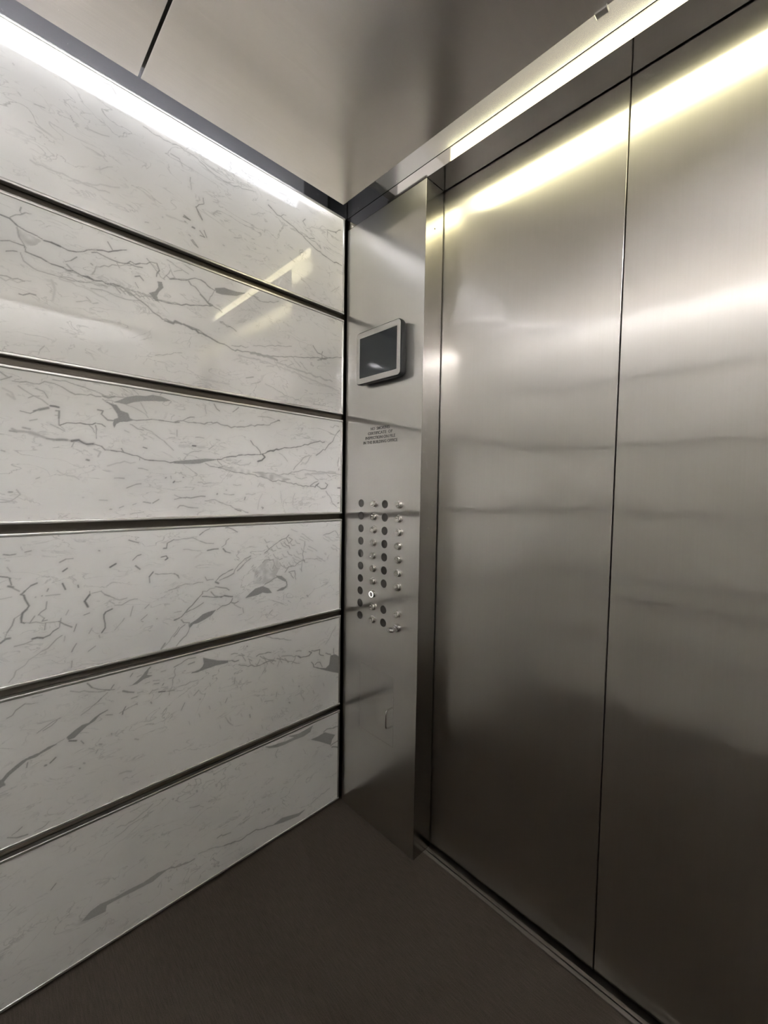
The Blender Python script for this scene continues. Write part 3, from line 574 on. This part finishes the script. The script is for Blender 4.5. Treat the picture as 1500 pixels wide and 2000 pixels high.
def vein_field(ys, zs):
    """density of the traced veins on a (y, z) grid given in mm"""
    f = np.zeros((len(zs), len(ys)), dtype=np.float32)
    dy = ys[1]-ys[0]
    dz = zs[1]-zs[0]
    def stamp(pts, w, a):
        w = max(w*0.85, 1.7)
        for (y0, z0), (y1, z1) in zip(pts, pts[1:]):
            wl = w*rng.uniform(0.65, 1.3)
            R = wl*2.7+5
            i0 = max(0, int((min(y0, y1)-R-ys[0])/dy)); i1 = min(len(ys), int((max(y0, y1)+R-ys[0])/dy)+2)
            j0 = max(0, int((min(z0, z1)-R-zs[0])/dz)); j1 = min(len(zs), int((max(z0, z1)+R-zs[0])/dz)+2)
            if i0 >= i1 or j0 >= j1:
                continue
            Y = ys[i0:i1][None, :]
            Z = zs[j0:j1][:, None]
            vy, vz = y1-y0, z1-z0
            L2 = vy*vy+vz*vz+1e-6
            t = np.clip(((Y-y0)*vy+(Z-z0)*vz)/L2, 0, 1)
            d = np.hypot(Y-y0-t*vy, Z-z0-t*vz)
            v = a*np.clip(1.35-d/(wl*0.62), 0, 1)+0.13*a*np.clip(1-d/(wl*2.6+5), 0, 1)
            f[j0:j1, i0:i1] = np.maximum(f[j0:j1, i0:i1], v)
    for r in VEINS:
        w, a = r[0], r[1]
        P = [(r[k], r[k+1]) for k in range(2, len(r), 2)]
        Q = [P[0]]
        for p, q in zip(P, P[1:]):
            L = math.hypot(q[0]-p[0], q[1]-p[1])
            n = max(1, int(L/9))
            for k in range(1, n+1):
                t = k/n
                j = 0 if k == n else min(1.6, L*0.1)
                Q.append((p[0]+(q[0]-p[0])*t+rng.normal()*j, p[1]+(q[1]-p[1])*t+rng.normal()*j))
        lim = 8
        if max(p[1] for p in Q) < zs[0]-lim or min(p[1] for p in Q) > zs[-1]+lim:
            continue
        stamp(Q, w, a)
    Yg, Zg = np.meshgrid(ys, zs)
    for r in BLOBS:
        a = r[0]
        P = [(r[k], r[k+1]) for k in range(1, len(r), 2)]
        if max(p[1] for p in P) < zs[0] or min(p[1] for p in P) > zs[-1]:
            continue
        inside = np.zeros(Yg.shape, bool)
        for (y0, z0), (y1, z1) in zip(P, P[1:]+P[:1]):
            if z0 == z1:
                continue
            c = ((Zg >= min(z0, z1)) & (Zg < max(z0, z1)) & (Yg < (y1-y0)*(Zg-z0)/(z1-z0)+y0))
            inside ^= c
        if a < 0.3:      # faint patches are cloudy, not filled
            c = rng.random((len(zs)//7+2, len(ys)//7+2))
            u = np.arange(len(ys))/7; v = np.arange(len(zs))/7
            iu = u.astype(int); iv = v.astype(int)
            fu = (u-iu)[None, :]; fv = (v-iv)[:, None]
            g = (c[iv][:, iu]*(1-fu)+c[iv][:, iu+1]*fu)*(1-fv)+(c[iv+1][:, iu]*(1-fu)+c[iv+1][:, iu+1]*fu)*fv
            f = np.where(inside, np.maximum(f, a*np.clip(g*2-0.35, 0, 1.2)), f)
        else:
            f = np.where(inside, np.maximum(f, a), f)
        if a > 0.3:
            stamp(P+[P[0]], 1.6, a*0.9)
    return f

def panel_mesh(z0, z1, y0, y1, veins=True):
    """marble slab, face at x=0, thickness to -x; y0<y1"""
    me = bpy.data.meshes.new('marble_panel')
    if not veins:
        bm = boxes(((-0.012, y0, z0), (0, y1, z1)))
        bm.to_mesh(me)
        bm.free()
        me.materials.append(M_marble)
        return me
    yl = -0.96
    step = 0.0015
    ny = int((y1-yl)/step)+1
    nz = int((z1-z0)/step)+1
    ys = np.linspace(yl, y1, ny)
    zs = np.linspace(z0, z1, nz)
    f = vein_field(ys*1000, zs*1000)
    f = f*(1.12+0.14*rng.random(f.shape))
    Yg, Zg = np.meshgrid(ys, zs)
    co = np.zeros((ny*nz, 3), dtype=np.float32)
    co[:, 1] = Yg.ravel()
    co[:, 2] = Zg.ravel()
    extra = np.array([(0, y0, z0), (0, y0, z1), (-0.012, y0, z0), (-0.012, y0, z1), (-0.012, y1, z0), (-0.012, y1, z1)], dtype=np.float32)
    co = np.vstack([co, extra])
    N = ny*nz
    i = np.arange(ny-1)
    j = np.arange(nz-1)
    J, I = np.meshgrid(j, i, indexing='ij')
    a = (J*ny+I).ravel()
    quads = np.stack([a, a+1, a+1+ny, a+ny], 1)
    bl, br, tl, tr = 0, ny-1, (nz-1)*ny, nz*ny-1
    more = np.array([[N, bl, tl, N+1], [N, N+1, N+3, N+2], [br, N+4, N+5, tr], [N+2, N+3, N+5, N+4], [N+1, tr, N+5, N+3], [N, N+2, N+4, br]])
    quads = np.vstack([quads, more]).astype(np.int32)
    me.vertices.add(len(co))
    me.vertices.foreach_set('co', co.ravel())
    me.loops.add(quads.size)
    me.loops.foreach_set('vertex_index', quads.ravel())
    me.polygons.add(len(quads))
    me.polygons.foreach_set('loop_start', np.arange(0, quads.size, 4, dtype=np.int32))
    me.update(calc_edges=True)
    at = me.attributes.new('vein', 'FLOAT', 'POINT')
    vals = np.zeros(len(co), dtype=np.float32)
    vals[:N] = np.clip(f.ravel(), 0, 0.85)
    at.data.foreach_set('value', vals)
    me.materials.append(M_marble)
    me.validate()
    return me

def trim_bm(z0, z1, y0, y1, t=0.0075, p=0.0025):
    """thin metal edging round a slab, slightly proud of its face"""
    bm = bmesh.new()
    b = 0.0021
    box(bm, (-0.0125, y0-t, z1), (p, y1+t, z1+t), b, 4)
    box(bm, (-0.0125, y0-t, z0-t), (p, y1+t, z0), b, 4)
    box(bm, (-0.0125, y0-t, z0), (p, y0, z1), b)
    box(bm, (-0.0125, y1, z0), (p, y1+t, z1), b)
    return bm

tops = [ZT] + [j-GROOVE for j in JOINTS]
bots = JOINTS + [0.004]
NAMES = [
    ('topmost white marble panel on the left wall, bright under the ceiling light', 'topmost'),
    ('second marble panel from the top on the left wall, reflecting the doorway', 'second'),
    ('third marble panel down the left wall, grey blotched vein near its top edge', 'third'),
    ('fourth marble panel from the top on the left wall, shattered grey veins towards the corner', 'fourth'),
    ('fifth marble panel from the top on the left wall, one up from the floor', 'fifth'),
    ('lowest marble panel on the left wall, resting just above the brown floor', 'lowest')]
TR = 0.0075
left = []
for (lab, word), zt, zb in zip(NAMES, tops, bots):
    y0, y1 = -D+0.004, -0.011
    t = thing('marble_panel', (0, (y0+y1)/2, zb), lab, 'wall panel', 'marble panels of the left wall')
    me = panel_mesh(zb+TR, zt-TR, y0+TR, y1-TR)
    s = bpy.data.objects.new('marble_slab', me)
    COL.objects.link(s)
    s.parent = t
    s.matrix_parent_inverse = Matrix.Translation(-t.location)
    obj('metal_edging', trim_bm(zb+TR, zt-TR, y0+TR, y1-TR), M_trim, t, True)
    left.append(t)
for side, rot, org, length in (('right', math.pi, (W, -D, 0), D-0.015), ('rear', -math.pi/2*3, (0, 0, 0), W-0.004)):
    for (lab, word), zt, zb in zip(NAMES, tops, bots):
        t = thing('marble_panel', (0, 0, 0), f'{word} marble panel on the {side} wall', 'wall panel', f'marble panels of the {side} wall')
        a, b_ = (-length+TR, -TR)
        me = panel_mesh(zb+TR, zt-TR, a, b_, False)
        s = bpy.data.objects.new('marble_slab', me)
        COL.objects.link(s)
        s.parent = t
        obj('metal_edging', trim_bm(zb+TR, zt-TR, a, b_), M_trim, t, True)
        if side == 'right':       # faces -x
            t.location = (W, -D+0.004, 0)
            t.rotation_euler.z = math.pi
        else:                      # faces +y
            t.location = (0.002, -D, 0)
            t.rotation_euler.z = math.pi/2
# steel rail along the rear wall
rail = thing('handrail', (W/2, -D, 0.6), 'flat steel handrail along the rear marble wall', 'handrail')
bm = bmesh.new()
box(bm, (0.12, -D+0.042, 0.585), (W-0.12, -D+0.050, 0.620), 0.003, 2)
obj('rail_bar', bm, M_trim, rail)
for hx in (0.3, 0.85, 1.4):
    bm = bmesh.new()
    lathe(bm, [(0.009, -0.0030), (0.009, -0.0430)], (hx, -D, 0.602), '-y', 16)
    obj('standoff', bm, M_trim, rail, True)

# ---------------------------------------------------------------- doors and sill
for n, (a, b_) in enumerate(((COLW-0.05, 0.8487), (0.8517, W-COLW+0.05))):
    bm = bmesh.new()
    box(bm, (a, DOORY, 0.004), (b_, DOORY+0.030, 2.075), 0.0008)
    tag(obj('door_%d' % (n+1), bm, M_door), kind='structure')
tag(obj('trim_6', boxes(((COLW+0.001, 0.045, -0.05), (W-COLW-0.001, 0.056, -0.001), 0.0008),
                        ((COLW+0.001, 0.060, -0.05), (W-COLW-0.001, 0.070, -0.002), 0.0008),
                        ((COLW+0.001, 0.056, -0.05), (W-COLW-0.001, 0.060, -0.010)),
                        ((COLW-0.05, 0.070, -0.05), (W-COLW+0.05, 0.124, -0.012)))
        , M_sill), kind='structure')

# ---------------------------------------------------------------- operating column to the left of the doors
colm = thing('control_column', (COLW/2, 0.04, 0), 'brushed steel column left of the doors with two rows of round buttons and an access door', 'control panel')
AX0, AX1, AZ0, AZ1, G = 0.096, 0.258, 0.312, 0.540, 0.0009
bm = bmesh.new()
XL = 0.003
for lo, hi in (((XL, 0, -0.003), (AX0-G, 0.03, ZH)), ((AX1+G, 0, -0.003), (COLW-0.0005, 0.03, ZH)),
               ((AX0-G, 0, AZ1+G), (AX1+G, 0.03, ZH)), ((AX0-G, 0, -0.003), (AX1+G, 0.03, AZ0-G))):
    box(bm, lo, hi)
box(bm, (AX0-0.02, 0.0301, AZ0-0.02), (AX1+0.02, 0.04, AZ1+0.02))
obj('face_plate', bm, M_col, colm)
bm = bmesh.new()
box(bm, (COLW-0.03, 0.0302, -0.003), (COLW, JAMB, ZH))
box(bm, (COLW-0.0004, 0.0003, -0.003), (COLW+0.0002, JAMB, ZH))
obj('jamb', bm, M_jamb, colm)
bm = bmesh.new()
lathe(bm, [(0.0022, 0), (0.0018, 0.0006)], (COLW+0.0002, 0.040, 1.897), 'x', 12)
obj('screw', bm, M_ink, colm)
bm = bmesh.new()
box(bm, (AX0, 0.0, AZ0), (AX1, 0.029, AZ1))
adoor = obj('access_door', bm, M_col, colm)
bm = bmesh.new()
hz0, hz1, hy, hr = 0.379, 0.440, -0.028, 0.0026
hxx = AX1-0.004
pts = [(hxx, 0.002, hz1), (hxx, -0.012, hz1), (hxx-0.001, -0.021, hz1-0.001), (hxx-0.001, -0.026, hz1-0.005), (hxx-0.001, hy, hz1-0.012),
       (hxx-0.001, hy, hz0+0.012), (hxx-0.001, -0.026, hz0+0.005), (hxx-0.001, -0.021, hz0+0.001), (hxx, -0.012, hz0), (hxx, 0.002, hz0)]
tube(bm, pts, hr)
h = obj('pull_handle', bm, M_chrome, adoor, True)
h.matrix_parent_inverse = Matrix.Identity(4)

# engraved notice
def text_part(body, x, z, size, width, parent):
    cu = bpy.data.curves.new('notice_text', 'FONT')
    cu.body = body
    cu.align_x = 'CENTER'
    cu.size = size
    cu.extrude = 0.0002
    cu.offset = 0.00018
    cu.resolution_u = 3
    o = bpy.data.objects.new('tmp_text', cu)
    COL.objects.link(o)
    bpy.context.view_layer.update()
    me = bpy.data.meshes.new_from_object(o.evaluated_get(bpy.context.evaluated_depsgraph_get()))
    bpy.data.objects.remove(o)
    xs = [v.co.x for v in me.vertices]
    k = width/(max(xs)-min(xs))
    for v in me.vertices:
        v.co = Vector((v.co.x*k+x, -0.0003-v.co.z, v.co.y+z))
    me.materials.clear()
    me.materials.append(M_ink)
    t = bpy.data.objects.new('notice_text', me)
    COL.objects.link(t)
    t.parent = parent
    t.matrix_parent_inverse = Matrix.Translation(-parent.location)
    return t
for s_, z, w_ in (('NO  SMOKING', 1.3290, 0.088), ('CERTIFICATE  OF', 1.3145, 0.114), ('INSPECTION ON FILE', 1.3000, 0.138), ('IN THE BUILDING OFFICE', 1.2855, 0.158)):
    text_part(s_, 0.177, z, 0.0135, w_, colm)

# floor markers and buttons
rows = [1.0885-0.04275*k for k in range(10)]
def marker(x, z):
    bm = bmesh.new()
    lathe(bm, [(0.0137, -0.001), (0.0137, 0.0004), (0.0134, 0.0007), (0.0118, 0.0007), (0.0116, 0.0004), (0.0, 0.0004)][:5], (x, 0, z))
    return obj('marker_disc', bm, M_disc, colm, True)
def button(x, z, lit=False):
    bm = bmesh.new()
    lathe(bm, [(0.0128, -0.001), (0.0128, 0.0010), (0.0112, 0.0016), (0.0108, 0.0020), (0.0108, 0.0092), (0.0098, 0.0104), (0.0078, 0.0104), (0.0074, 0.0098)], (x, 0, z))
    b = obj('button', bm, M_button, colm, True)
    bm = bmesh.new()
    if lit:
        tube(bm, [(x+0.0090*math.cos(a), -0.0100, z+0.0090*math.sin(a)) for a in [2*math.pi*k/28 for k in range(29)]], 0.0012, 8)
        r = obj('light_ring', bm, M_ring, b, True)
        b['label'] = 'button with its ring lit white'
    else:
        lathe(bm, [(0.0070, 0.0096), (0.0066, 0.0106), (0.0045, 0.0110)], (x, 0, z))
        r = obj('button_cap', bm, M_button, b, True)
    r.matrix_parent_inverse = Matrix.Identity(4)
    return b
for k, z in enumerate(rows):
    marker(0.091, z)
    button(0.157, z, k == 7)
    if k in (0, 1, 2, 3, 4, 5, 6, 8):
        marker(0.2055, z)
        button(0.270, z)
    elif k == 9:
        marker(0.2055, z)
# key switch in the last place of the right-hand column
KX, KZ = 0.272, rows[9]
bm = bmesh.new()
lathe(bm, [(0.0135, -0.001), (0.0135, 0.002), (0.0125, 0.004), (0.0115, 0.009), (0.0100, 0.010)], (KX, 0, KZ))
sw = obj('key_switch', bm, M_chrome, colm, True)
key = thing('key', (KX, -0.010, KZ), 'small chrome key left in the switch below the buttons', 'key')
bm = bmesh.new()
box(bm, (KX-0.0035, -0.020, KZ-0.0015), (KX+0.0035, -0.0095, KZ+0.0015), 0.0004)
obj('blade', bm, M_chrome, key)
bm = bmesh.new()
n = 30
def ring_(rx, ry, z, cy=-0.029):
    return [(KX+rx*math.cos(2*math.pi*k/n), cy+ry*math.sin(2*math.pi*k/n), z) for k in range(n)]
R_ = [ring_(0.0050, 0.0042, KZ-0.0048, -0.031), ring_(0.0125, 0.0118, KZ-0.0048), ring_(0.0138, 0.0130, KZ-0.0028),
      ring_(0.0138, 0.0130, KZ+0.0028), ring_(0.0125, 0.0118, KZ+0.0048), ring_(0.0050, 0.0042, KZ+0.0048, -0.031), ring_(0.0050, 0.0042, KZ-0.0048, -0.031)]
loft(bm, R_, False)
bmesh.ops.remove_doubles(bm, verts=bm.verts[:], dist=1e-6)
obj('bow', bm, M_chrome, key, True)

# plain column on the other side of the doors
c2 = thing('front_column', (W-COLW/2, 0.04, 0), 'plain brushed steel column right of the doors', 'wall panel')
obj('face_plate', boxes(((W-COLW, 0, -0.003), (W-XL, 0.03, ZH))), M_col, c2)
obj('jamb', boxes(((W-COLW-0.0002, 0.0302, -0.003), (W-COLW+0.03, JAMB, ZH))), M_jamb, c2)

# ---------------------------------------------------------------- display screen on the column
DX, DZ, DW, DH, DP = 0.1925, 1.5585, 0.2010, 0.167, 0.030
disp = thing('display_screen', (DX, 0, DZ), 'small dark display screen in a silver frame on the steel column, above the notice', 'screen')
def lp(w, h, r, y, cx=DX, cz=DZ):
    return [(p[0], y, p[1]) for p in rrect(cx, cz, w, h, r)]
bm = bmesh.new()
loft(bm, [lp(DW-0.014, DH-0.014, 0.014, -0.0001), lp(DW-0.002, DH-0.002, 0.014, -0.012), lp(DW, DH, 0.014, -0.018), lp(DW, DH, 0.014, -DP+0.001), lp(DW-0.003, DH-0.003, 0.0125, -DP)])
obj('housing', bm, M_housing, disp, True)
bm = bmesh.new()
SW, SH = 0.168, 0.127
loft(bm, [lp(DW-0.005, DH-0.005, 0.0115, -DP+0.0005), lp(DW-0.005, DH-0.005, 0.0115, -DP-0.0010), lp(DW-0.007, DH-0.007, 0.0105, -DP-0.0016),
          lp(SW+0.003, SH+0.003, 0.003, -DP-0.0016), lp(SW, SH, 0.002, -DP-0.0008), lp(SW, SH, 0.002, -DP+0.0005)], False)
obj('frame', bm, M_bezel, disp, False)
bm = bmesh.new()
loft(bm, [lp(SW+0.001, SH+0.001, 0.002, -DP+0.0002), lp(SW+0.001, SH+0.001, 0.002, -DP-0.0005)])
obj('screen_glass', bm, M_screen, disp)
